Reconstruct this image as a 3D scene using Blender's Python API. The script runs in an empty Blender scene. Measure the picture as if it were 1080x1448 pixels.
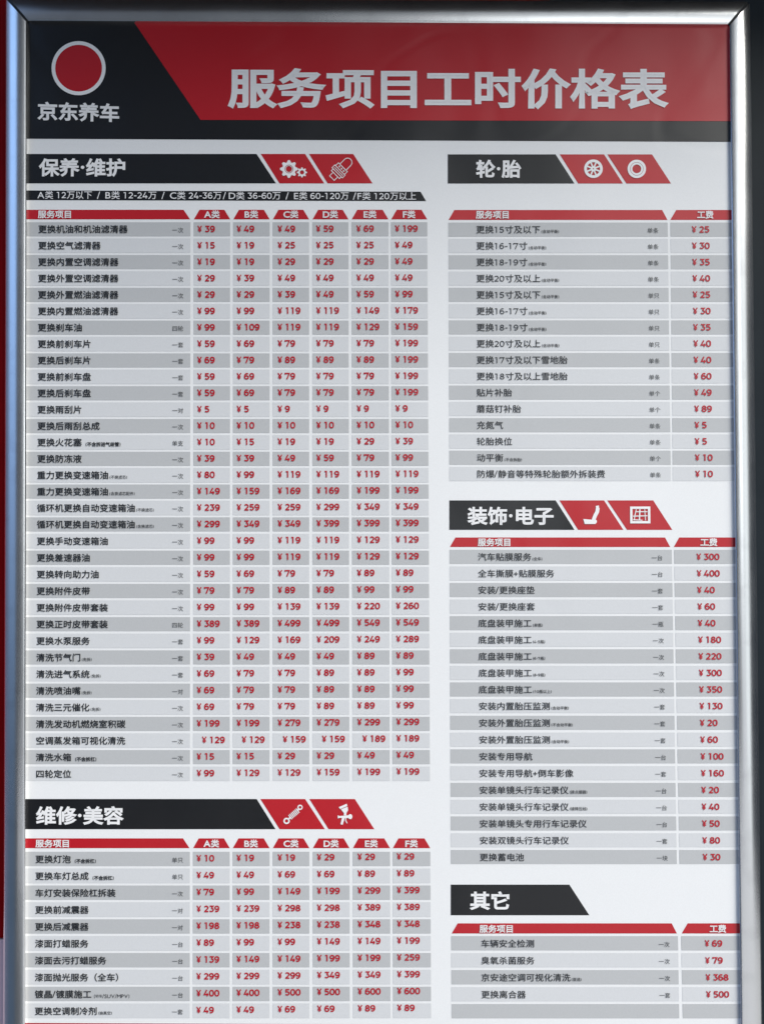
import bpy, math, random
from mathutils import Vector, Matrix

random.seed(4)
scene = bpy.context.scene
col = scene.collection

# ------------------------------------------------------------------ camera
Z0 = 1.97                                    # height of the poster's top edge above the pavement
CAM = Vector((-0.0029835, -0.88276238, Z0 - 0.57136251))
PITCH, YAW, ROLL = 0.01484448, 0.00451786, -0.00232603
FPX, CXP, CYP, HPX = 1100.0, 540.0, 724.0, 1448.0
fwd = Vector((math.sin(YAW)*math.cos(PITCH), math.cos(YAW)*math.cos(PITCH), math.sin(PITCH)))
right = fwd.cross(Vector((0, 0, 1))).normalized()
up = right.cross(fwd)
cr, sr = math.cos(ROLL), math.sin(ROLL)
right, up = cr*right + sr*up, -sr*right + cr*up
cam_d = bpy.data.cameras.new('camera')
cam = bpy.data.objects.new('camera', cam_d)
col.objects.link(cam)
M = Matrix((right, up, -fwd)).transposed().to_4x4()
M.translation = CAM
cam.matrix_world = M
cam_d.sensor_fit = 'VERTICAL'
cam_d.sensor_height = 24.0
cam_d.lens = 24.0*FPX/HPX
cam_d.clip_start = 0.01
cam_d.clip_end = 500
scene.camera = cam

# ------------------------------------------------------------------ light
SUN_EL, SUN_AZ = math.radians(45), math.radians(48)     # azimuth: to the viewer's right of straight behind the camera
world = bpy.data.worlds.new('World')
scene.world = world
world.use_nodes = True
wn = world.node_tree
for n in list(wn.nodes): wn.nodes.remove(n)
wo = wn.nodes.new('ShaderNodeOutputWorld')
bg = wn.nodes.new('ShaderNodeBackground')
sky = wn.nodes.new('ShaderNodeTexSky')
sky.sky_type = 'NISHITA'
sky.sun_disc = False
sky.sun_elevation = SUN_EL
sky.sun_rotation = math.pi - SUN_AZ
sky.air_density = 1.0
sky.dust_density = 1.0
bg.inputs['Strength'].default_value = 0.13
# hand-toned surroundings added for reflections: low sky masked, blue street open to the left,
# a pale band to the front right and a dark one far right
def wmath(op, a, b=None):
    n = wn.nodes.new('ShaderNodeMath'); n.operation = op
    for i, v in enumerate((a, b)):
        if v is None: continue
        if isinstance(v, (int, float)): n.inputs[i].default_value = v
        else: wn.links.new(v, n.inputs[i])
    return n.outputs[0]
def wstep(v, a, b, lo=0.0, hi=1.0):
    n = wn.nodes.new('ShaderNodeMapRange'); n.interpolation_type = 'SMOOTHSTEP'
    wn.links.new(v, n.inputs['Value'])
    n.inputs['From Min'].default_value = a; n.inputs['From Max'].default_value = b
    n.inputs['To Min'].default_value = lo; n.inputs['To Max'].default_value = hi
    return n.outputs[0]
def wmix(f, a, b):
    n = wn.nodes.new('ShaderNodeMix'); n.data_type = 'RGBA'
    wn.links.new(f, n.inputs['Factor'])
    for k, v in (('A', a), ('B', b)):
        if isinstance(v, tuple): n.inputs[k].default_value = (*[q/SKY for q in v], 1)
        else: wn.links.new(v, n.inputs[k])
    return n.outputs['Result']
SKY = 0.13
tc = wn.nodes.new('ShaderNodeTexCoord')
sx = wn.nodes.new('ShaderNodeSeparateXYZ')
wn.links.new(tc.outputs['Generated'], sx.inputs[0])
az = wmath('MULTIPLY', wmath('ARCTAN2', sx.outputs[0], wmath('MULTIPLY', sx.outputs[1], -1.0)), 57.29578)
el = wmath('MULTIPLY', wmath('ARCSINE', sx.outputs[2]), 57.29578)
fac = wmix(wstep(az, -3, 15), (0.045, 0.05, 0.058), (0.34, 0.36, 0.38))
fac = wmix(wmath('MULTIPLY', wstep(az, 26, 33), wstep(el, 4, 22, 1.0, 0.12)), fac, (0.58, 0.62, 0.64))
fac = wmix(wstep(az, 46, 55), fac, (0.012, 0.016, 0.022))
glare_patch = wmath('MULTIPLY', wmath('MULTIPLY', wstep(az, 1, 15), wstep(az, 18, 25, 1.0, 0.0)), wmath('MULTIPLY', wstep(el, -9, 3), wstep(el, 14, 27, 1.0, 0.0)))
fac = wmix(glare_patch, fac, (1.12, 1.17, 1.20))                 # bright patch added to lay a glare veil over the poster's right
street = wmix(wstep(el, -20, 32), (0.035, 0.055, 0.085), (0.27, 0.44, 0.78))
street = wmix(wstep(az, -78, -64), (0.06, 0.07, 0.11), street)
fac = wmix(wstep(az, -38, -28), street, fac)
full = wmix(wstep(el, 36, 44), fac, sky.outputs[0])
wn.links.new(full, bg.inputs[0])
wn.links.new(bg.outputs[0], wo.inputs[0])
sd = bpy.data.lights.new('sun', 'SUN')
sd.energy = 2.5
sd.angle = math.radians(32)
sd.color = (1.0, 0.985, 0.92)
sun = bpy.data.objects.new('sun', sd)
col.objects.link(sun)
sdir = Vector((math.sin(SUN_AZ)*math.cos(SUN_EL), -math.cos(SUN_AZ)*math.cos(SUN_EL), math.sin(SUN_EL)))
sun.rotation_euler = sdir.to_track_quat('Z', 'Y').to_euler()
sun.location = (1.5, -3, 4)
vs = scene.view_settings
vs.view_transform = 'Standard'
vs.look = 'None'
vs.exposure = 0.75
vs.gamma = 1.0
vs.use_curve_mapping = False

# ------------------------------------------------------------------ helpers
def P(px, py, h=0.0):
    """point of the poster's plane (h metres in front of it) measured on the photograph"""
    d = right*((px - CXP)/FPX) + up*((CYP - py)/FPX) + fwd
    t = (0.0 - CAM.y)/d.y
    q = CAM + d*t
    return Vector((q.x, -h, q.z))

def link(name, verts, faces, mat, parent=None, smooth=False):
    me = bpy.data.meshes.new(name)
    me.from_pydata([tuple(v) for v in verts], [], faces)
    mats = mat if isinstance(mat, (list, tuple)) else [mat]
    for m in mats: me.materials.append(m)
    if smooth:
        for p in me.polygons: p.use_smooth = True
    me.update()
    o = bpy.data.objects.new(name, me)
    col.objects.link(o)
    if parent is not None:
        o.parent = parent
        o.matrix_parent_inverse = parent.matrix_world.inverted()
    return o

def thing(name, label, cat, loc):
    o = bpy.data.objects.new(name, None)
    o.empty_display_size = 0.05
    col.objects.link(o)
    o.location = loc
    o.matrix_world = Matrix.Translation(loc)
    o['label'] = label
    o['category'] = cat
    return o

class Shape:
    def __init__(self): self.v, self.f, self.mi = [], [], []
    def quad(self, a, b, c, d):
        n = len(self.v); self.v += [a, b, c, d]; self.f.append((n, n+1, n+2, n+3))
    def poly(self, pts, h):                       # convex polygon given in photo pixels
        n = len(self.v); self.v += [P(x, y, h) for x, y in pts]
        # anticlockwise as seen from the front
        a = sum(pts[i][0]*pts[(i+1) % len(pts)][1] - pts[(i+1) % len(pts)][0]*pts[i][1] for i in range(len(pts)))
        idx = list(range(n, n+len(pts)))
        if a > 0: idx.reverse()
        self.f.append(tuple(idx))
    def tris(self, pts, faces, h):
        n = len(self.v); self.v += [P(x, y, h) for x, y in pts]
        for fc in faces:
            s = 0
            q = [pts[i] for i in fc]
            for i in range(len(q)):
                s += q[i][0]*q[(i+1) % len(q)][1] - q[(i+1) % len(q)][0]*q[i][1]
            fc = list(fc)
            if s > 0: fc.reverse()
            self.f.append(tuple(n+i for i in fc))
    def box(self, x0, x1, y0, y1, z0, z1):
        n = len(self.v)
        self.v += [Vector(p) for p in ((x0,y0,z0),(x1,y0,z0),(x1,y1,z0),(x0,y1,z0),(x0,y0,z1),(x1,y0,z1),(x1,y1,z1),(x0,y1,z1))]
        for q in ((0,3,2,1),(4,5,6,7),(0,1,5,4),(1,2,6,5),(2,3,7,6),(3,0,4,7)):
            self.f.append(tuple(n+i for i in q))
    def build(self, name, mat, parent=None, smooth=False):
        return link(name, self.v, self.f, mat, parent, smooth)

# ------------------------------------------------------------------ materials
def nodes(name):
    m = bpy.data.materials.new(name); m.use_nodes = True
    nt = m.node_tree
    b = nt.nodes['Principled BSDF']
    return m, nt, b

def film_bump(nt, strength, dist=0.01):
    """slow ripple and a few creases of the laminated sheet"""
    g = nt.nodes.new('ShaderNodeNewGeometry')
    n1 = nt.nodes.new('ShaderNodeTexNoise'); n1.inputs['Scale'].default_value = 3.6
    n1.inputs['Detail'].default_value = 2.5; n1.inputs['Roughness'].default_value = 0.45
    mp = nt.nodes.new('ShaderNodeMapping'); mp.inputs['Scale'].default_value = (1.1, 1, 0.9)
    nt.links.new(g.outputs['Position'], mp.inputs[0]); nt.links.new(mp.outputs[0], n1.inputs['Vector'])
    bp = nt.nodes.new('ShaderNodeBump'); bp.inputs['Strength'].default_value = strength
    bp.inputs['Distance'].default_value = dist
    nt.links.new(n1.outputs['Fac'], bp.inputs['Height'])
    # sparse creases where the sheet has buckled
    n2 = nt.nodes.new('ShaderNodeTexNoise'); n2.inputs['Scale'].default_value = 4.2; n2.inputs['Detail'].default_value = 1.5
    nt.links.new(g.outputs['Position'], n2.inputs['Vector'])
    sb = nt.nodes.new('ShaderNodeMath'); sb.operation = 'SUBTRACT'; sb.inputs[1].default_value = 0.5
    nt.links.new(n2.outputs['Fac'], sb.inputs[0])
    ab = nt.nodes.new('ShaderNodeMath'); ab.operation = 'ABSOLUTE'; nt.links.new(sb.outputs[0], ab.inputs[0])
    mr = nt.nodes.new('ShaderNodeMapRange'); mr.interpolation_type = 'SMOOTHSTEP'
    mr.inputs['From Max'].default_value = 0.035
    nt.links.new(ab.outputs[0], mr.inputs['Value'])
    b2 = nt.nodes.new('ShaderNodeBump'); b2.inputs['Strength'].default_value = 0.12; b2.inputs['Distance'].default_value = 0.0016
    nt.links.new(mr.outputs[0], b2.inputs['Height']); nt.links.new(bp.outputs[0], b2.inputs['Normal'])
    return b2

def printed(name, c, rough=0.5, coat=1.0):
    m, nt, b = nodes(name)
    g = nt.nodes.new('ShaderNodeNewGeometry')
    nz = nt.nodes.new('ShaderNodeTexNoise'); nz.inputs['Scale'].default_value = 900; nz.inputs['Detail'].default_value = 1
    nt.links.new(g.outputs['Position'], nz.inputs['Vector'])
    mx = nt.nodes.new('ShaderNodeMix'); mx.data_type = 'RGBA'
    mx.inputs['A'].default_value = (*[v*0.955 for v in c], 1); mx.inputs['B'].default_value = (*[min(1, v*1.045) for v in c], 1)
    nt.links.new(nz.outputs['Fac'], mx.inputs['Factor'])
    nt.links.new(mx.outputs['Result'], b.inputs['Base Color'])
    b.inputs['Roughness'].default_value = rough
    b.inputs['Specular IOR Level'].default_value = 0.1
    b.inputs['Coat Weight'].default_value = coat
    b.inputs['Coat Roughness'].default_value = 0.27
    b.inputs['Coat IOR'].default_value = 1.5
    bp = film_bump(nt, 0.6, 0.024)
    nt.links.new(bp.outputs[0], b.inputs['Coat Normal'])
    return m

M_PAPER = printed('white_paper', (0.80, 0.80, 0.80))
M_BLACK = printed('black_print', (0.006, 0.0065, 0.008))
M_RED   = printed('red_print', (0.46, 0.008, 0.016))
M_DARK  = printed('dark_grey_print', (0.48, 0.485, 0.49))
M_LIGHT = printed('light_grey_print', (0.635, 0.64, 0.65))
M_WHITE = printed('white_print', (0.84, 0.83, 0.83))
M_INK   = printed('ink_print', (0.022, 0.025, 0.03))
M_INK2  = printed('thin_ink_print', (0.06, 0.065, 0.07))
M_PRICE = printed('price_red_print', (0.44, 0.008, 0.020))

def metal(name, c, rough, streak=True):
    m, nt, b = nodes(name)
    b.inputs['Metallic'].default_value = 1.0
    b.inputs['Base Color'].default_value = (*c, 1)
    g = nt.nodes.new('ShaderNodeNewGeometry')
    n1 = nt.nodes.new('ShaderNodeTexNoise'); n1.inputs['Scale'].default_value = 14; n1.inputs['Detail'].default_value = 5
    nt.links.new(g.outputs['Position'], n1.inputs['Vector'])
    mr = nt.nodes.new('ShaderNodeMapRange')
    mr.inputs['To Min'].default_value = rough*0.8; mr.inputs['To Max'].default_value = rough*1.25
    nt.links.new(n1.outputs['Fac'], mr.inputs['Value']); nt.links.new(mr.outputs[0], b.inputs['Roughness'])
    n3 = nt.nodes.new('ShaderNodeTexNoise'); n3.inputs['Scale'].default_value = 38; n3.inputs['Detail'].default_value = 3
    nt.links.new(g.outputs['Position'], n3.inputs['Vector'])
    m3 = nt.nodes.new('ShaderNodeMapRange'); m3.interpolation_type = 'SMOOTHSTEP'
    m3.inputs['From Min'].default_value = 0.52; m3.inputs['From Max'].default_value = 0.70
    nt.links.new(n3.outputs['Fac'], m3.inputs['Value'])
    mx = nt.nodes.new('ShaderNodeMix'); mx.data_type = 'RGBA'
    mx.inputs['A'].default_value = (*c, 1); mx.inputs['B'].default_value = (*[v*0.93 for v in c], 1)
    nt.links.new(m3.outputs[0], mx.inputs['Factor']); nt.links.new(mx.outputs['Result'], b.inputs['Base Color'])
    n2 = nt.nodes.new('ShaderNodeTexNoise'); n2.inputs['Scale'].default_value = 700; n2.inputs['Detail'].default_value = 2
    nt.links.new(g.outputs['Position'], n2.inputs['Vector'])
    bp = nt.nodes.new('ShaderNodeBump'); bp.inputs['Strength'].default_value = 0.12; bp.inputs['Distance'].default_value = 0.0004
    nt.links.new(n2.outputs['Fac'], bp.inputs['Height']); nt.links.new(bp.outputs[0], b.inputs['Normal'])
    return m
M_ALU = metal('satin_aluminium', (0.88, 0.885, 0.89), 0.24)

def paint(name, c1, c2, rough, scale=6, spec=0.5):
    m, nt, b = nodes(name)
    g = nt.nodes.new('ShaderNodeNewGeometry')
    n1 = nt.nodes.new('ShaderNodeTexNoise'); n1.inputs['Scale'].default_value = scale; n1.inputs['Detail'].default_value = 6
    nt.links.new(g.outputs['Position'], n1.inputs['Vector'])
    mx = nt.nodes.new('ShaderNodeMix'); mx.data_type = 'RGBA'
    mx.inputs['A'].default_value = (*c1, 1); mx.inputs['B'].default_value = (*c2, 1)
    nt.links.new(n1.outputs['Fac'], mx.inputs['Factor']); nt.links.new(mx.outputs['Result'], b.inputs['Base Color'])
    b.inputs['Roughness'].default_value = rough
    b.inputs['Specular IOR Level'].default_value = spec
    return m
M_REDWALL = paint('red_wall_paint', (0.16, 0.001, 0.002), (0.23, 0.002, 0.004), 0.5, 30, 0.06)
M_SLATE   = paint('slate_wall_paint', (0.009, 0.013, 0.018), (0.016, 0.022, 0.028), 0.45, 20, 0.12)
M_MAUVE   = paint('mauve_base_paint', (0.46, 0.33, 0.40), (0.58, 0.45, 0.52), 0.6, 40)
M_BLOCKER  = paint('shade_blocker_paint', (0.016, 0.014, 0.013), (0.024, 0.02, 0.019), 0.8, 8)
M_CORNER  = paint('black_plastic', (0.010, 0.010, 0.012), (0.016, 0.016, 0.018), 0.5, 60)
M_BACK    = paint('backboard_grey', (0.10, 0.10, 0.10), (0.14, 0.14, 0.14), 0.7, 30)
M_BOUNCE    = paint('bounce_concrete', (0.42, 0.415, 0.41), (0.52, 0.515, 0.50), 0.85, 3)

# ------------------------------------------------------------------ setting
s = Shape(); s.quad(Vector((0.05,-3.6,0)), Vector((2.5,-3.6,0)), Vector((2.5,0.02,0)), Vector((0.05,0.02,0)))  # unseen ground sheet added to bounce light and show in reflections
s.quad(Vector((-1.4,-3.6,0)), Vector((0.05,-3.6,0)), Vector((0.05,-2.45,0)), Vector((-1.4,-2.45,0)))  # near left part cut away to keep the lower left rail dark
pv = s.build('bounce_pavement', M_BOUNCE); pv['kind'] = 'structure'

WALL_Y = 0.024
wall = thing('shop_wall', 'glossy dark red shop wall glimpsed along the left of the frame, slate grey along its right', 'wall', Vector((0, WALL_Y, 0)))
zs = CAM.z + (P(3, 1326).z - CAM.z)*(WALL_Y - CAM.y)/(-CAM.y)
s = Shape(); s.box(-3.0, 0.20, WALL_Y, WALL_Y+0.15, zs, 2.9); s.build('red_panel', M_REDWALL, wall)['label'] = 'dark red painted panel left of the frame'
s = Shape(); s.box(-3.0, 0.20, WALL_Y, WALL_Y+0.15, 0.0, zs-0.002); s.build('base_panel', M_MAUVE, wall)['label'] = 'pale mauve grey panel at the lower left'
s = Shape(); s.box(0.202, 3.0, WALL_Y, WALL_Y+0.15, 0.0, 2.9); s.build('slate_panel', M_SLATE, wall)['label'] = 'dark slate panel right of the frame'
s = Shape(); s.box(-3.0, 3.0, -0.75, WALL_Y-0.001, Z0+0.27, Z0+0.45)  # unseen slab added to shade the poster's top left, its depth shaped for that
for v in s.v:
    if v.y < -0.1: v.y = -0.41 if v.x < 0 else -0.27
    v.x = -0.58 if v.x < 0 else 0.95
s.build('shade_blocker', M_BLOCKER, wall)

# ------------------------------------------------------------------ frame
frame = thing('poster_frame', 'satin aluminium snap frame with dark mitred corner gaps around the price poster', 'frame', P(541, 1500, -0.02))
TL, TR, BR, BL = P(40.5, 32.3), P(1028.5, 37.4), P(1045.3, 1500), P(37.8, 1500)
prof = [(0.0000, -0.002), (0.0000, 0.0040), (0.0008, 0.0049), (0.0022, 0.0052)]
RW = 0.0250
for i in range(1, 17):
    t = i/16.0
    # convex moulding: crown about a third of the way out, long fall to the outer edge
    prof.append((0.0022 + (RW - 0.0022)*t, 0.0052 + RW*(0.25*t - 0.415*t*t)))
prof += [(RW + 0.0006, 0.0004), (RW + 0.0006, -0.020)]
def rail(a, b, oa, ob, name):
    """a,b inner corners; oa,ob the outward diagonals at each end"""
    along = (b - a).normalized()
    gap = 0.0021
    vv, ff = [], []
    n = len(prof)
    for (c, o, sgn) in ((a, oa, 1), (b, ob, -1)):
        for (u, h) in prof:
            q = c + Vector((o[0]*u, 0, o[1]*u)) + along*gap*sgn
            vv.append(Vector((q.x, -h, q.z)))
    for i in range(n-1):
        ff.append((i, i+1, n+i+1, n+i))
    vv += [v.copy() for v in vv]                 # the end caps have vertices of their own, so the moulding shades smoothly
    ff.append(tuple(range(3*n-1, 2*n-1, -1))); ff.append(tuple(range(3*n, 4*n)))
    o = link(name, vv, ff, M_ALU, frame)
    for k, p in enumerate(o.data.polygons): p.use_smooth = 2 <= k < n-3
    if o.data.polygons[8].normal.y > 0: o.data.flip_normals()
    return o
K = 1.14                                     # the rails at head and foot are a little wider
r_top = rail(TL, TR, (-1, K), (1, K), 'rail')
r_right = rail(TR, BR, (1, K), (1, -K), 'rail')
r_bot = rail(BR, BL, (1, -K), (-1, -K), 'rail')
r_left = rail(BL, TL, (-1, -K), (-1, K), 'rail')
for c, o in ((TL, (-1, K)), (TR, (1, K)), (BR, (1, -K)), (BL, (-1, -K))):
    s = Shape()
    # black corner key filling the mitre just below the rails' surface
    d = Vector((o[0], 0, o[1])); e = Vector((-o[1], 0, o[0]))*0.0028
    pts = []
    n = len(prof)
    pr = [(u, h - 0.0022) for u, h in prof[1:-1]]
    for u, h in pr:
        q = c + d*min(u, RW-0.0010)
        for sg in (-1, 1):
            w = q + e*sg*0.75
            pts.append(Vector((w.x, -h, w.z)))
    for i in range(len(pr)-1):
        s.f.append((2*i, 2*i+1, 2*i+3, 2*i+2))
    s.v = pts
    s.build('corner_key', M_CORNER, frame)
s = Shape(); s.box(TL.x-0.02, BR.x+0.012, 0.003, 0.018, BL.z-0.02, TL.z+0.02); s.build('back_board', M_BACK, frame)

# ------------------------------------------------------------------ lettering
_cache = {}
def glyph(ch, off):
    k = (ch, off)
    if k not in _cache:
        c = bpy.data.curves.new('glyph', 'FONT'); c.body = ch; c.size = 1; c.resolution_u = 3
        o = bpy.data.objects.new('glyph', c); col.objects.link(o)
        bpy.context.view_layer.update()
        ev = o.evaluated_get(bpy.context.evaluated_depsgraph_get())
        me = ev.to_mesh()
        vv = [(v.co.x, v.co.y) for v in me.vertices]; ff = [tuple(p.vertices) for p in me.polygons]
        parts = [(vv, ff, 0)]
        if off > 0:                                   # heavier weight: a ribbon along every outline
            cnt = {}
            for f in ff:
                for a, b in zip(f, f[1:] + f[:1]): cnt[(a, b)] = 1
            nxt = {a: b for (a, b) in cnt if (b, a) not in cnt}
            while nxt:
                a0 = a = next(iter(nxt)); loop = []
                while a in nxt:
                    loop.append(vv[a]); a = nxt.pop(a)
                cl = [p for i, p in enumerate(loop) if math.hypot(p[0]-loop[i-1][0], p[1]-loop[i-1][1]) > 0.004]
                if len(cl) > 2:
                    rv, rf = stroke(cl + [cl[0]], 2*off)
                    base = 1 + 5*(len(parts) % 2)         # neighbouring pieces of a ribbon never share a plane
                    for q in range(5):
                        fs = rf[q::5]
                        if fs: parts.append(([rv[i] for f in fs for i in f], [tuple(range(4*j, 4*j+4)) for j in range(len(fs))], base + q))
        _cache[k] = parts
        ev.to_mesh_clear()
        bpy.data.objects.remove(o); bpy.data.curves.remove(c)
    return _cache[k]

def arc(cx, cy, rx, ry, a0, a1, n=14, p=1.0):
    out = []
    for i in range(n+1):
        a = math.radians(a0 + (a1-a0)*i/n)
        c, s_ = math.cos(a), math.sin(a)
        out.append((cx + rx*math.copysign(abs(c)**p, c), cy + ry*math.copysign(abs(s_)**p, s_)))
    return out
SIX = [[(0.63,0.86)] + arc(0.42,0.47,0.33,0.45,72,180,9)[1:] + [(0.09,0.38)], arc(0.38,0.33,0.285,0.245,0,360,20)]
FIG = {
 '0': [arc(0.38,0.5,0.29,0.415,0,360,26,0.86)],
 '1': [[(0.13,0.915),(0.40,0.915),(0.40,0.0)]],
 '2': [arc(0.36,0.665,0.27,0.25,155,-35,12) + [(0.12,0.085)], [(0.06,0.085),(0.70,0.085)]],
 '3': [[(0.08,0.915),(0.60,0.915),(0.35,0.60)], arc(0.345,0.335,0.29,0.25,92,-150,14)],
 '4': [[(0.46,1.0),(0.08,0.27),(0.74,0.27)], [(0.54,0.50),(0.54,0.0)]],
 '5': [[(0.66,0.915),(0.18,0.915),(0.14,0.545)], [(0.10,0.56)] + arc(0.35,0.33,0.29,0.245,85,-150,13)],
 '6': SIX,
 '7': [[(0.04,0.74),(0.04,0.915),(0.66,0.915),(0.28,0.0)]],
 '8': [arc(0.37,0.725,0.23,0.19,0,360,18), arc(0.37,0.29,0.285,0.205,0,360,20)],
 '9': [[(0.74-x, 1-y) for x, y in pl] for pl in SIX],
 '¥': [[(0.04,1.0),(0.34,0.52),(0.64,1.0)], [(0.34,0.52),(0.34,0.0)], [(0.08,0.45),(0.60,0.45)], [(0.08,0.24),(0.60,0.24)]],
 '-': [[(0.05,0.42),(0.42,0.42)]],
 '/': [[(0.0,-0.06),(0.40,1.08)]],
 '+': [[(0.04,0.45),(0.66,0.45)], [(0.35,0.14),(0.35,0.76)]],
 '(': [arc(0.42,0.45,0.30,0.62,125,235,8)],
 ')': [arc(-0.02,0.45,0.30,0.62,55,-55,8)],
}
ADV = {'-': 0.50, '/': 0.50, '+': 0.76, '(': 0.42, ')': 0.42, '¥': 1.13}
def stroke(pl, w):
    """ribbon of width w along a polyline, mitred"""
    closed = abs(pl[0][0]-pl[-1][0]) < 1e-6 and abs(pl[0][1]-pl[-1][1]) < 1e-6
    if closed: pl = pl[:-1]
    n = len(pl); L = []
    for i in range(n):
        a = pl[i-1] if (i > 0 or closed) else None
        b = pl[(i+1) % n] if (i < n-1 or closed) else None
        p = pl[i]
        def nrm(u, v):
            dx, dy = v[0]-u[0], v[1]-u[1]; l = math.hypot(dx, dy) or 1
            return (-dy/l, dx/l)
        if a is None: m = nrm(p, b); k = 1
        elif b is None: m = nrm(a, p); k = 1
        else:
            n1, n2 = nrm(a, p), nrm(p, b)
            m = (n1[0]+n2[0], n1[1]+n2[1]); l = math.hypot(*m) or 1
            m = (m[0]/l, m[1]/l); k = min(2.2, 1/max(0.3, m[0]*n1[0]+m[1]*n1[1]))
        L.append(((p[0]+m[0]*w*k/2, p[1]+m[1]*w*k/2), (p[0]-m[0]*w*k/2, p[1]-m[1]*w*k/2)))
    vv = [q for pr in L for q in pr]
    ff = []
    for i in range(n if closed else n-1):
        j = (i+1) % n
        ff.append((2*i, 2*i+1, 2*j+1, 2*j))
    return vv, ff

LAT = set('ABCDEFSUVMP')
def set_line(text, em, cap, wt, figw, bold):
    """lay one line out; x from 0, y up from the baseline of the figures; returns strokes in pixel units"""
    x = 0.0; out = []
    for ch in text:
        if ch == ' ': x += em*0.30; continue
        if ch in FIG:
            sc = cap
            for k, pl in enumerate(FIG[ch]):
                v, f = stroke(pl, figw*(0.72 if ch == '¥' and k else 0.85 if ch == '¥' else 1))
                out.append(([(x + a*sc, b*sc) for a, b in v], f, k))
            x += ADV.get(ch, 0.825)*sc
        elif ch in LAT:
            gp = glyph(ch, bold)
            sc = cap/0.70
            x0 = min(a for a, b in gp[0][0]); x1 = max(a for a, b in gp[0][0])
            for v, f, k in gp: out.append(([(x + (a-x0)*sc*1.12 + 0.03*sc, b*sc) for a, b in v], f, k))
            x += (x1-x0)*sc*1.12 + 0.09*sc
        else:
            gp = glyph(ch, bold)
            if ch == '·':
                c = gp[0][0]
                x0 = min(a for a, b in c); x1 = max(a for a, b in c)
                g = em*1.0
                for v, f, k in gp: out.append(([(x + (a-x0)*g + 0.10*em, (b+0.04)*g) for a, b in v], f, k))
                x += (x1-x0)*g + 0.20*em
            else:
                for v, f, k in gp: out.append(([(x + a*em, (b - 0.36)*em + cap*0.5) for a, b in v], f, k))
                x += em
    return out, x

class Line(Shape):
    def put(self, text, x, yc, em, cap=None, figw=0.15, bold=0.012, h=0.0011, right_at=None, fit=None, sy=1.0, tilt=0.0, center=None):
        cap = cap or em*0.72
        out, w = set_line(text, em, cap, 1, figw, bold)
        if not out: return x
        kx = 1.0
        if fit:
            a = min(p[0] for v, f, k in out for p in v); b = max(p[0] for v, f, k in out for p in v)
            kx = (fit[1]-fit[0])/(b-a); x = fit[0] - a*kx
        elif right_at is not None:
            b = max(p[0] for v, f, k in out for p in v); x = right_at - b
        elif center is not None:
            a = min(p[0] for v, f, k in out for p in v); b = max(p[0] for v, f, k in out for p in v)
            x = center - (a+b)/2
        for v, f, k in out:
            pts = [(x + px*kx, yc - (py - cap*0.5)*sy + (px*kx)*tilt) for px, py in v]
            self.tris(pts, f, h + k*0.00003)
        return x + w*kx

# ------------------------------------------------------------------ poster
H_PAPER, H_BAND, H_BAND2, H_TEXT = 0.0004, 0.0006, 0.0008, 0.0011
poster = thing('price_poster', 'glossy red, black and white price list poster with grey rows inside the aluminium frame', 'poster', P(541, 1500))
s = Shape(); s.box(TL.x-0.010, BR.x+0.006, -H_PAPER, 0.0026, BL.z-0.008, TL.z+0.008); s.build('paper_sheet', M_PAPER, poster)

def lerp(a, b, t): return a + (b-a)*t

# header -------------------------------------------------------------
s = Shape(); s.poly([(34, 26), (1034, 30), (1034, 201), (34, 196.5)], H_BAND)
header = s.build('header_band', M_BLACK, poster)
s = Shape(); s.poly([(187.5, 28), (1033.5, 31), (1033.5, 171.8), (284, 170)], H_BAND2)
s.build('title_panel', M_RED, header)
L = Line(); L.put('服务项目工时价格表', 0, 126.5, 67, bold=0.028, fit=(322.5, 944.5), sy=0.86, h=H_TEXT, tilt=0.0018)
L.build('title_lettering', M_WHITE, header)
L = Line(); L.put('京东养车', 0, 158.2, 29.5, bold=0.030, fit=(54, 169.5), sy=0.90, h=H_TEXT, tilt=0.026)
L.build('name_lettering', M_WHITE, header)
def ring(sh, cx, cy, r0, r1, h, n=48, sq=1.0):
    for i in range(n):
        a, b = 2*math.pi*i/n, 2*math.pi*(i+1)/n
        q = [(cx+r1*math.cos(a), cy+r1*sq*math.sin(a)), (cx+r1*math.cos(b), cy+r1*sq*math.sin(b))]
        if r0 > 0: q += [(cx+r0*math.cos(b), cy+r0*sq*math.sin(b)), (cx+r0*math.cos(a), cy+r0*sq*math.sin(a))]
        else: q.append((cx, cy))
        sh.poly(q, h)
s = Shape(); ring(s, 112.1, 97.2, 33.0, 38.2, H_TEXT); emb = s.build('emblem_ring', M_WHITE, header)
s = Shape(); ring(s, 112.1, 97.2, 0, 33.2, H_BAND2); s.build('emblem_disc', M_RED, header)

# icons --------------------------------------------------------------
def rot(pts, a, cx, cy, s_=1.0):
    c, sn = math.cos(math.radians(a)), math.sin(math.radians(a))
    return [(cx + s_*(x*c - y*sn), cy + s_*(x*sn + y*c)) for x, y in pts]
def sline(sh, pl, w, h):
    v, f = stroke(pl, w); sh.tris(v, f, h)
def gear(sh, cx, cy, r0, r1, r2, teeth, h):
    n = teeth*8
    def rad(i):
        k = i % 8
        return r2 if k in (0, 1, 7) else (r1 if k in (3, 4, 5) else (r1+r2)/2)
    for i in range(n):
        a, b = 2*math.pi*i/n, 2*math.pi*(i+1)/n
        ra, rb = rad(i), rad(i+1)
        sh.poly([(cx+r0*math.cos(a), cy+r0*math.sin(a)), (cx+ra*math.cos(a), cy+ra*math.sin(a)),
                 (cx+rb*math.cos(b), cy+rb*math.sin(b)), (cx+r0*math.cos(b), cy+r0*math.sin(b))], h)
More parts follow.
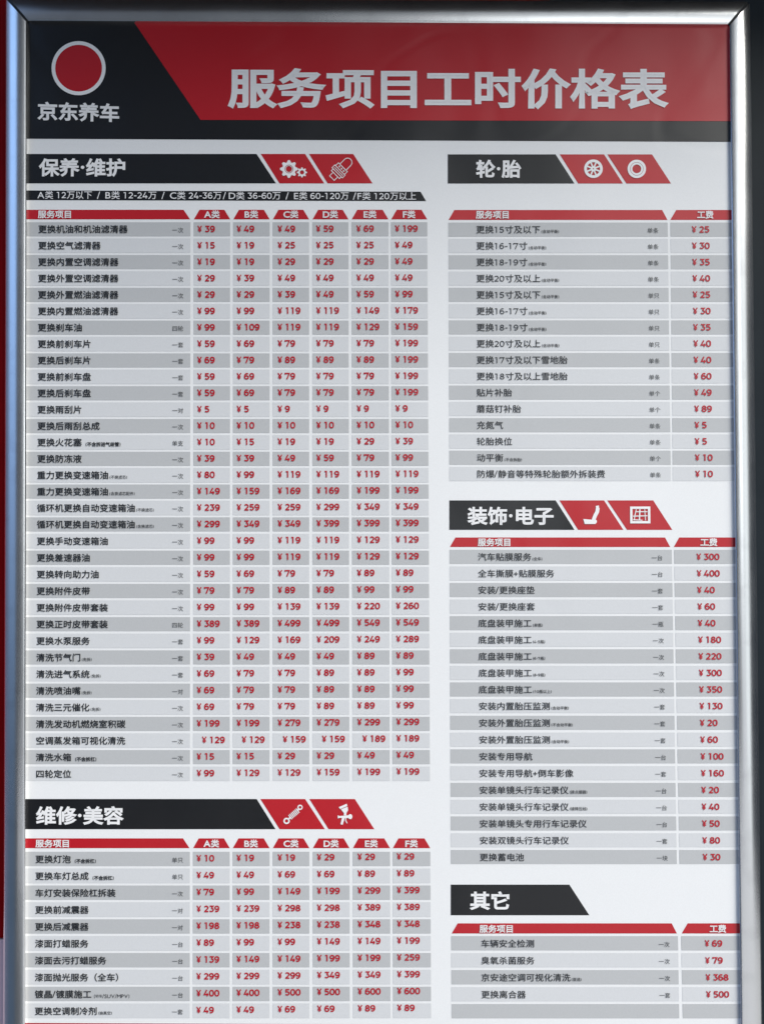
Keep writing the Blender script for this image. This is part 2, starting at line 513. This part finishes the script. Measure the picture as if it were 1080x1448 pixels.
def icon_gears(par):
    s = Shape(); gear(s, 408.8, 239.6, 6.0, 9.6, 12.6, 8, H_TEXT); ring(s, 408.8, 239.6, 4.4, 5.2, H_TEXT)
    gear(s, 427.2, 244.4, 3.0, 5.2, 7.2, 8, H_TEXT)
    s.build('gear_icon', M_WHITE, par)
def icon_plug(par):
    s = Shape(); c = (482.5, 239.4)
    def R_(pts): return rot(pts, -45, *c, 1.28)
    w = 1.0
    def rect(x0, x1, y0, y1, h): sline(s, R_([(x0,y0),(x1,y0),(x1,y1),(x0,y1),(x0,y0)]), w, h)
    rect(-14.5, -9, -3.6, 3.6, H_TEXT); rect(-9, -6.2, -6.2, 6.2, H_TEXT+.00003); rect(-6.2, -2, -8, 8, H_TEXT+.00006)
    sline(s, R_([(-4.1,-6.6),(-4.1,6.6)]), 0.9, H_TEXT)
    rect(-2, 2.6, -6.9, 6.9, H_TEXT+.00003)
    for y in (-3.3, 0.2, 3.6): ring(s, *R_([(0.4, y)])[0], 0.6, 1.35, H_TEXT, 10)
    sline(s, R_([(2.6,-4.8),(9.5,-4.8)] + arc(10, 0, 4.8, 4.8, -90, 90, 8) + [(2.6,4.8)]), w, H_TEXT+.00006)
    s.build('spark_plug_icon', M_WHITE, par)
def icon_wheel(par):
    s = Shape(); c = (838.2, 239.2)
    ring(s, *c, 9.2, 13.1, H_TEXT, 40); ring(s, *c, 0.9, 3.9, H_TEXT, 24)
    for k in range(8):
        a = math.radians(22.5+45*k)
        sline(s, [(c[0]+3.6*math.cos(a), c[1]+3.6*math.sin(a)), (c[0]+9.6*math.cos(a), c[1]+9.6*math.sin(a))], 2.1, H_TEXT+.00003)
    s.build('alloy_wheel_icon', M_WHITE, par)
def icon_tyre(par):
    s = Shape(); c = (899.3, 239.4)
    ring(s, *c, 9.4, 13.0, H_TEXT, 40); ring(s, *c, 6.2, 8.9, H_TEXT, 40)
    s.build('tyre_icon', M_WHITE, par)
def icon_seat(par):
    s = Shape()
    def Q(*p): return [(790 + a/6.353, 700 + b/6.353) for a, b in p]
    sline(s, Q((340,96),(344,118)), 4.4, H_TEXT)
    sline(s, Q((345,116),(340,150),(322,184),(306,226)), 5.2, H_TEXT+.00003)
    s.poly(Q((215,215),(292,222),(322,216),(337,230),(336,246),(322,260),(228,260)), H_TEXT+.00006)
    o = s.build('car_seat_icon', M_WHITE, par)
    return o
def icon_map(par):
    s = Shape()
    def Q(*p): return [(790 + a/6.353, 700 + b/6.353) for a, b in p]
    sline(s, Q((645,114),(805,114),(806,244),(646,244),(645,114)), 3.3, H_TEXT)
    for k, (pl, w) in enumerate([(((690,128),(678,180),(672,228)),1.2), (((722,128),(718,228)),1.8), (((660,190),(790,186)),1.3), (((690,150),(790,150)),1.2), (((765,128),(772,228)),1.0), (((660,222),(745,226)),1.2)]):
        sline(s, Q(*pl), w, H_TEXT + .00003*(k+1))
    s.build('map_icon', M_WHITE, par)
def icon_shock(par):
    s = Shape()
    def Q(*p): return [(370 + a/6.353, 1120 + b/6.353) for a, b in p]
    ring(s, 370+225/6.353, 1120+256/6.353, 2.4, 4.5, H_TEXT, 24); ring(s, 370+346/6.353, 1120+134/6.353, 2.0, 3.7, H_TEXT, 24)
    for k in range(7):
        t = k/6; cx, cy = lerp(258, 325, t), lerp(222, 164, t)
        a = (cx-24*0.62, cy-24*0.78); b = (cx+24*0.62, cy+24*0.78)
        sline(s, Q(a, b), 1.35, H_TEXT+.00002*k)
    sline(s, Q((243,240),(258,224)), 2.2, H_TEXT+.0002); sline(s, Q((322,166),(336,150)), 2.0, H_TEXT+.0002)
    s.build('shock_absorber_icon', M_WHITE, par)
def icon_gun(par):
    s = Shape()
    def Q(*p): return [(370 + a/6.353, 1120 + b/6.353) for a, b in p]
    s.poly(Q((693,132),(764,102),(770,122),(706,150)), H_TEXT)
    s.poly(Q((712,152),(772,128),(776,160),(762,184),(738,184)), H_TEXT+.00003)
    s.poly(Q((740,184),(762,184),(760,206),(738,206)), H_TEXT+.00006)
    s.poly(Q((684,206),(700,212),(790,204),(790,230),(700,228),(684,234)), H_TEXT+.00009)
    s.poly(Q((722,228),(746,228),(728,290),(708,286)), H_TEXT+.00012)
    sline(s, Q((754,228),(756,255),(768,276)), 1.3, H_TEXT+.00015)
    ring(s, 370+796/6.353, 1120+217/6.353, 0, 2.9, H_TEXT+.00015, 16, 1.25)
    s.build('spray_gun_icon', M_WHITE, par)

# section banners ----------------------------------------------------
def banner(y0, y1, xl, bt, bb, reds, text, fit, yc, icons, em):
    s = Shape(); s.poly([(xl, y0), (bt, y0), (bb, y1), (xl, y1)], H_BAND)
    b = s.build('section_banner', M_BLACK, poster)
    L = Line(); L.put(text, 0, yc, em, bold=0.030, fit=fit, sy=0.93, h=H_TEXT); L.build('heading_lettering', M_WHITE, b)
    for (tl, tr, bl, br), ic in zip(reds, icons):
        s = Shape(); s.poly([(tl, y0), (tr, y0), (br, y1), (bl, y1)], H_BAND); s.build('icon_panel', M_RED, b)
        ic(b)
banner(218.0, 259.6, 34, 363, 390.4, [(369, 431.6, 395.3, 458.5), (437, 499.3, 463.3, 526.7)], '保养·维护', (56, 178), 238, [icon_gears, icon_plug], 28)
banner(218.6, 259.8, 632.8, 785, 811.6, [(790.8, 853.4, 816.8, 880), (858, 921, 884.9, 947.9)], '轮·胎', (672.5, 736.5), 240, [icon_wheel, icon_tyre], 28)
banner(707.6, 749.2, 635, 785, 811.7, [(790.4, 853.4, 816.8, 880.7), (857.9, 922.8, 885.8, 949.7)], '装饰·电子', (660, 782), 730, [icon_seat, icon_map], 28)
banner(1129.6, 1172.2, 34, 363.2, 389.8, [(368.4, 431.6, 395.5, 459.5), (437.5, 501.7, 464.6, 529.2)], '维修·美容', (52, 176), 1153.2, [icon_shock, icon_gun], 28.5)
banner(1250.6, 1293.8, 637, 804.4, 832.5, [], '其它', (663.5, 719.5), 1273.5, [], 28.5)

# price range strip --------------------------------------------------
s = Shape(); s.poly([(34, 269.6), (594.4, 271.4), (602.2, 284.6), (34, 283.2)], H_BAND)
strip = s.build('range_strip', M_BLACK, poster)
L = Line()
for t, a, b in [('A类 12万以下', 54, 131), ('/', 138, 142.5), ('B类 12-24万', 150, 222), ('/', 229, 233.5), ('C类 24-36万', 241, 313.5), ('/', 315.5, 320),
                ('D类 36-60万', 324, 397), ('/', 404, 408.5), ('E类 60-120万', 416, 493), ('/', 499, 503.5), ('F类 120万以上', 505.5, 588)]:
    L.put(t, 0, 276.4 + (a-54)/534*1.9, 12.2, cap=9.0, figw=0.13, bold=0.006, fit=(a, b), h=H_TEXT)
L.build('range_lettering', M_WHITE, strip)

# tables -------------------------------------------------------------
def interp(tab, y):
    for (y0, a), (y1, b) in zip(tab, tab[1:]):
        if y <= y1 or (y1, b) == tab[-1]: return lerp(a, b, (y-y0)/(y1-y0))
EDGE = [(300, 1036), (1440, 1050)]                       # runs under the right-hand rail
EL = [(300, 33), (1440, 30)]
left_cols_t = [(None, 269.8), (274.1, 325.8), (329.8, 381.6), (385.6, 437.2), (441.6, 492.8), (496.9, 549.2), (552.6, 604.0)]
left_cols_b = [(None, 268.8), (272.8, 325.1), (329.0, 381.4), (385.6, 437.7), (442.3, 494.7), (499.0, 552.0), (555.6, 609.3)]
def lx(k, j, y):
    t = (y-325)/1103.0
    a, b = left_cols_t[k][j], left_cols_b[k][j]
    if a is None: return interp(EL, y)
    return lerp(a, b, t)
price_t = [279.8, 335.3, 393.0, 447.2, 504.0, 558.4]
price_b = [278.4, 335.0, 393.0, 448.7, 506.0, 561.6]
def sheet_row(y, hh, cells, dark):
    s = Shape()
    for a, b, c, d in cells:
        s.poly([(a, y-hh), (b, y-hh), (d, y+hh), (c, y+hh)], H_BAND)
    return s.build('price_row', M_DARK if dark else M_LIGHT, poster)

def write_name(L, text, x, y, em=12.65, cap=9.2, bold=0.018):
    for i, (kind, t) in enumerate(text):
        if kind == 'n': x = L.put(t, x, y, em, cap=cap, figw=0.12 + bold*1.6, bold=bold, sy=0.93)
        elif kind == 's': x = L.put(t, x+1.2, y+2.6, 5.4, cap=4.0, figw=0.14, bold=0.007)
        elif kind == 'b': x = L.put(t, x+5, y+2.6, 6.5, cap=5.0, figw=0.16, bold=0.03)
        elif kind == 't': x = L.put(t, x+3, y+2.6, 5.0, cap=5.2, figw=0.12, bold=0.0)
def N(*a): return [('n', a[0])] + list(a[1:])

def row(y, hh, cells, dark, name, nx, unit, ux, prices):
    r = sheet_row(y, hh, cells, dark)
    if name:
        L = Line(); write_name(L, name, nx, y+0.3, bold=0.017 if nx < 500 else 0.007); L.build('service_name', M_INK, r)
        L = Line(); L.put(unit, 0, y+1.6, 8.1, bold=0.0, right_at=ux); L.build('unit_mark', M_INK2, r)
        L = Line()
        for px, py, p in prices:
            L.put('¥%d' % p, px, py, 12, cap=9.1, figw=0.205, bold=0.02)
        L.build('price_figures', M_PRICE, r)

def header_row(y0, y1, traps, text_spec):
    for (tl, tr, bl, br), (t, kw) in zip(traps, text_spec):
        s = Shape(); s.poly([(tl, y0), (tr, y0), (br, y1), (bl, y1)], H_BAND)
        h = s.build('column_header', M_RED, poster)
        L = Line(); L.put(t, 0, (y0+y1)/2+0.2, 11.6, cap=8.6, bold=0.026, h=H_TEXT, **kw)
        L.build('header_lettering', M_WHITE, h)

SV = '服务项目'
def left_traps(y0, y1):
    out = [(34, lx(0, 1, y0)-9.8, 34, lx(0, 1, y1)-0.6)]
    txt = []
    for k in range(1, 7):
        a, b = lx(k, 0, y0)+0.4, lx(k, 1, y0)
        out.append((a+7.9, b-8.2, a, b)); txt.append(('ABCDEF'[k-1]+'类', dict(center=(a+b)/2)))
    return out, txt
tr, tx = left_traps(296.9, 310.4)
header_row(296.9, 310.4, tr, [(SV, dict(fit=(54.7, 101.4)))] + tx)
tr, tx = left_traps(1185.2, 1199.0)
header_row(1185.2, 1199.0, tr, [(SV, dict(fit=(51.3, 98.5)))] + tx)

Y1, Y4, D1, T1, W4, Y2 = '一次', '四轮', '单支', '一套', '一对', '单只'
F_, TK = ('s', '(免拆)'), ('b', '(不含拆杠)')
LEFT = [
 (N('更换机油和机油滤清器'), Y1, [39,49,49,59,69,199]),
 (N('更换空气滤清器'), Y1, [15,19,25,25,25,49]),
 (N('更换内置空调滤清器'), Y1, [19,19,29,29,29,49]),
 (N('更换外置空调滤清器'), Y1, [29,39,49,49,49,49]),
 (N('更换外置燃油滤清器'), Y1, [29,29,39,49,59,99]),
 (N('更换内置燃油滤清器'), Y1, [99,99,119,119,149,179]),
 (N('更换刹车油'), Y4, [99,109,119,119,129,159]),
 (N('更换前刹车片'), T1, [59,69,79,79,79,199]),
 (N('更换后刹车片'), T1, [69,79,89,89,89,199]),
 (N('更换前刹车盘'), T1, [59,69,79,79,79,199]),
 (N('更换后刹车盘'), T1, [59,69,79,79,79,199]),
 (N('更换雨刮片'), W4, [5,5,9,9,9,9]),
 (N('更换后雨刮总成'), Y1, [10]*6),
 (N('更换火花塞', ('b', '(不含拆进气歧管)')), D1, [10,15,19,19,29,39]),
 (N('更换防冻液'), Y1, [39,39,49,59,79,99]),
 (N('重力更换变速箱油', ('s', '(不换滤芯)')), Y1, [80,99,119,119,119,119]),
 (N('重力更换变速箱油', ('s', '(含换滤芯配件)')), Y1, [149,159,169,169,199,199]),
 (N('循环机更换自动变速箱油', ('s', '(不换滤芯)')), Y1, [239,259,259,299,349,349]),
 (N('循环机更换自动变速箱油', ('s', '(含换滤芯)')), Y1, [299,349,349,399,399,399]),
 (N('更换手动变速箱油'), Y1, [99,99,119,119,129,129]),
 (N('更换差速器油'), Y1, [99,99,119,119,129,129]),
 (N('更换转向助力油'), Y1, [59,69,79,79,89,89]),
 (N('更换附件皮带'), Y1, [79,79,89,89,99,99]),
 (N('更换附件皮带套装'), Y1, [99,99,139,139,220,260]),
 (N('更换正时皮带套装'), Y4, [389,389,499,499,549,549]),
 (N('更换水泵服务'), T1, [99,129,169,209,249,289]),
 (N('清洗节气门', F_), T1, [39,49,49,49,89,89]),
 (N('清洗进气系统', F_), T1, [69,79,79,89,89,99]),
 (N('清洗喷油嘴', F_), W4, [69,79,79,89,89,99]),
 (N('清洗三元催化', F_), Y1, [69,79,79,89,89,99]),
 (N('清洗发动机燃烧室积碳'), Y1, [199,199,279,279,299,299]),
 (N('空调蒸发箱可视化清洗'), Y1, [129,129,159,159,189,189]),
 (N('清洗水箱', TK), Y1, [15,15,29,29,49,49]),
 (N('四轮定位'), Y1, [99,129,129,159,199,199]),
]
REPAIR = [
 (N('更换灯泡', TK), Y2, [10,19,19,29,29,29]),
 (N('更换车灯总成', TK), Y2, [49,49,69,69,89,89]),
 (N('车灯安装保险杠拆装'), Y1, [79,99,149,199,299,399]),
 (N('更换前减震器'), W4, [239,239,298,298,389,389]),
 (N('更换后减震器'), W4, [198,198,238,238,348,348]),
 (N('漆面打蜡服务'), '一台', [89,99,99,149,149,199]),
 (N('漆面去污打蜡服务'), '一台', [139,149,149,199,199,259]),
 (N('漆面抛光服务（全车）'), '一台', [299,299,299,349,349,399]),
 (N('镀晶/镀膜施工', ('t', '(轿车/SUV/MPV)')), '一台', [400,400,500,500,600,600]),
 (N('更换空调制冷剂', ('s', '(抽真空)')), T1, [49,49,69,69,89,89]),
]
def left_rows(data, ytab, hh, base):
    for i, (name, unit, pr) in enumerate(data):
        y = interp(ytab, i+1)
        t = (y-325)/1103.0
        h_ = hh if i % 2 == 0 else hh + 0.3
        cells = [(lx(k, 0, y-h_), lx(k, 1, y-h_), lx(k, 0, y+h_), lx(k, 1, y+h_)) for k in range(7)]
        prices = []
        for k in range(6):
            x = lerp(price_t[k], price_b[k], t)
            if pr == [129,129,159,159,189,189] and k < 5: x += 7.4
            prices.append((x, y - 0.2 - t*(1.2 + 0.5*k) - 0.12*k, pr[k]))
        row(y, h_, cells, i % 2 == 0, name, lerp(55.0, 50.0, t), unit, lerp(259.8, 259.2, t), prices)
left_rows(LEFT, [(1, 324.4), (19, 741.4), (20, 765.0), (34, 1093.8)], 9.9, 0)
left_rows(REPAIR, [(1, 1214.2), (10, 1428.8)], 10.1, 0)

def right_table(hy, traps, fits, data, ytab, nl, nr, pl, nx, ux, px, hh):
    y0, y1 = hy
    header_row(y0, y1, traps, [(SV, dict(fit=fits[0])), ('工费', dict(fit=fits[1]))])
    for i, rec in enumerate(data):
        y = interp(ytab, i+1)
        cells = [(interp(nl, y-hh), interp(nr, y-hh), interp(nl, y+hh), interp(nr, y+hh)),
                 (interp(pl, y-hh), interp(EDGE, y-hh), interp(pl, y+hh), interp(EDGE, y+hh))]
        if rec is None:
            row(y, hh, cells, i % 2 == 0, None, 0, None, 0, None)
        else:
            name, unit, p = rec
            row(y, hh, cells, i % 2 == 0, name, interp(nx, y), unit, interp(ux, y), [(interp(px, y), y, p)])
C1, G1 = '单条', '单个'
DB = ('s', '(含动平衡)')
WHEEL = [
 (N('更换15寸及以下', DB), C1, 25), (N('更换16-17寸', DB), C1, 30), (N('更换18-19寸', DB), C1, 35), (N('更换20寸及以上', DB), C1, 40),
 (N('更换15寸及以下', DB), Y2, 25), (N('更换16-17寸', DB), Y2, 30), (N('更换18-19寸', DB), Y2, 35), (N('更换20寸及以上', DB), Y2, 40),
 (N('更换17寸及以下雪地胎'), C1, 40), (N('更换18寸及以上雪地胎'), C1, 60), (N('贴片补胎'), G1, 49), (N('蘑菇钉补胎'), G1, 89),
 (N('充氮气'), C1, 5), (N('轮胎换位'), C1, 5), (N('动平衡', ('s', '(不含拆胎)')), G1, 10), (N('防爆/静音等特殊轮胎额外拆装费'), C1, 10)]
right_table((297.2, 311.2), [(642, 935.4, 634, 942.8), (955.2, 1034, 946.9, 1034)], ((672.3, 718.5), (984.5, 1007.5)), WHEEL,
    [(1, 324.9), (11, 555.2), (16, 670.2)], [(325, 633.6), (670, 635)], [(325, 943.4), (670, 947.6)], [(325, 947.0), (670, 950.3)],
    [(325, 672.6), (670, 673.5)], [(325, 930), (670, 933.6)], [(325, 977.2), (670, 982)], 9.9)
DECOR = [
 (N('汽车贴膜服务', ('s', '(全车)')), '一台', 300), (N('全车撕膜+贴膜服务'), '一台', 400), (N('安装/更换座垫'), T1, 40), (N('安装/更换座套'), T1, 60),
 (N('底盘装甲施工', ('s', '(单瓶)')), '一瓶', 40), (N('底盘装甲施工', ('s', '(4-5瓶)')), Y1, 180), (N('底盘装甲施工', ('s', '(6-7瓶)')), Y1, 220),
 (N('底盘装甲施工', ('s', '(8-9瓶)')), Y1, 300), (N('底盘装甲施工', ('s', '(10瓶以上)')), Y1, 350), (N('安装内置胎压监测', DB), T1, 130),
 (N('安装外置胎压监测', ('s', '(不含动平衡)')), T1, 20), (N('安装外置胎压监测', DB), T1, 60), (N('安装专用导航'), '一台', 100),
 (N('安装专用导航+倒车影像'), T1, 160), (N('安装单镜头行车记录仪', ('s', '(接点烟器)')), '一台', 20), (N('安装单镜头行车记录仪', ('s', '(接降压线)')), '一台', 40),
 (N('安装单镜头专用行车记录仪'), '一台', 50), (N('安装双镜头行车记录仪'), T1, 80), (N('更换蓄电池'), '一块', 30)]
right_table((760.0, 773.4), [(643.6, 939.4, 635.8, 946.8), (959.4, 1040, 951.8, 1040)], ((675, 720.8), (989, 1013)), DECOR,
    [(1, 787.3), (10, 998.1), (19, 1211.5)], [(787, 635.3), (1211, 637)], [(787, 949.2), (1211, 956)], [(787, 952.2), (1211, 959.6)],
    [(787, 675.0), (1211, 677.5)], [(787, 935.4), (1211, 943)], [(787, 983.7), (1211, 992.6)], 9.9)
OTHER = [(N('车辆安全检测'), Y1, 69), (N('臭氧杀菌服务'), Y1, 79), (N('京安途空调可视化清洗', ('s', '(首选)')), Y1, 368), (N('更换离合器'), T1, 500), None]
right_table((1305.3, 1319.6), [(646.8, 948.8, 638.3, 956.2), (971.4, 1049, 963, 1049)], ((677.3, 724.3), (1002, 1025.4)), OTHER,
    [(1, 1333.4), (5, 1429.4)], [(1320, 637.6), (1440, 638.2)], [(1320, 957.6), (1440, 959.6)], [(1320, 962.0), (1440, 964.5)],
    [(1320, 679.3), (1440, 680)], [(1320, 945.4), (1440, 947.2)], [(1333, 995.4), (1406, 997.4)], 10.1)

# footer -------------------------------------------------------------
s = Shape(); s.poly([(28, 1446.0), (1052, 1450.6), (1052, 1508), (28, 1508)], H_BAND); s.build('footer_band', M_RED, poster)
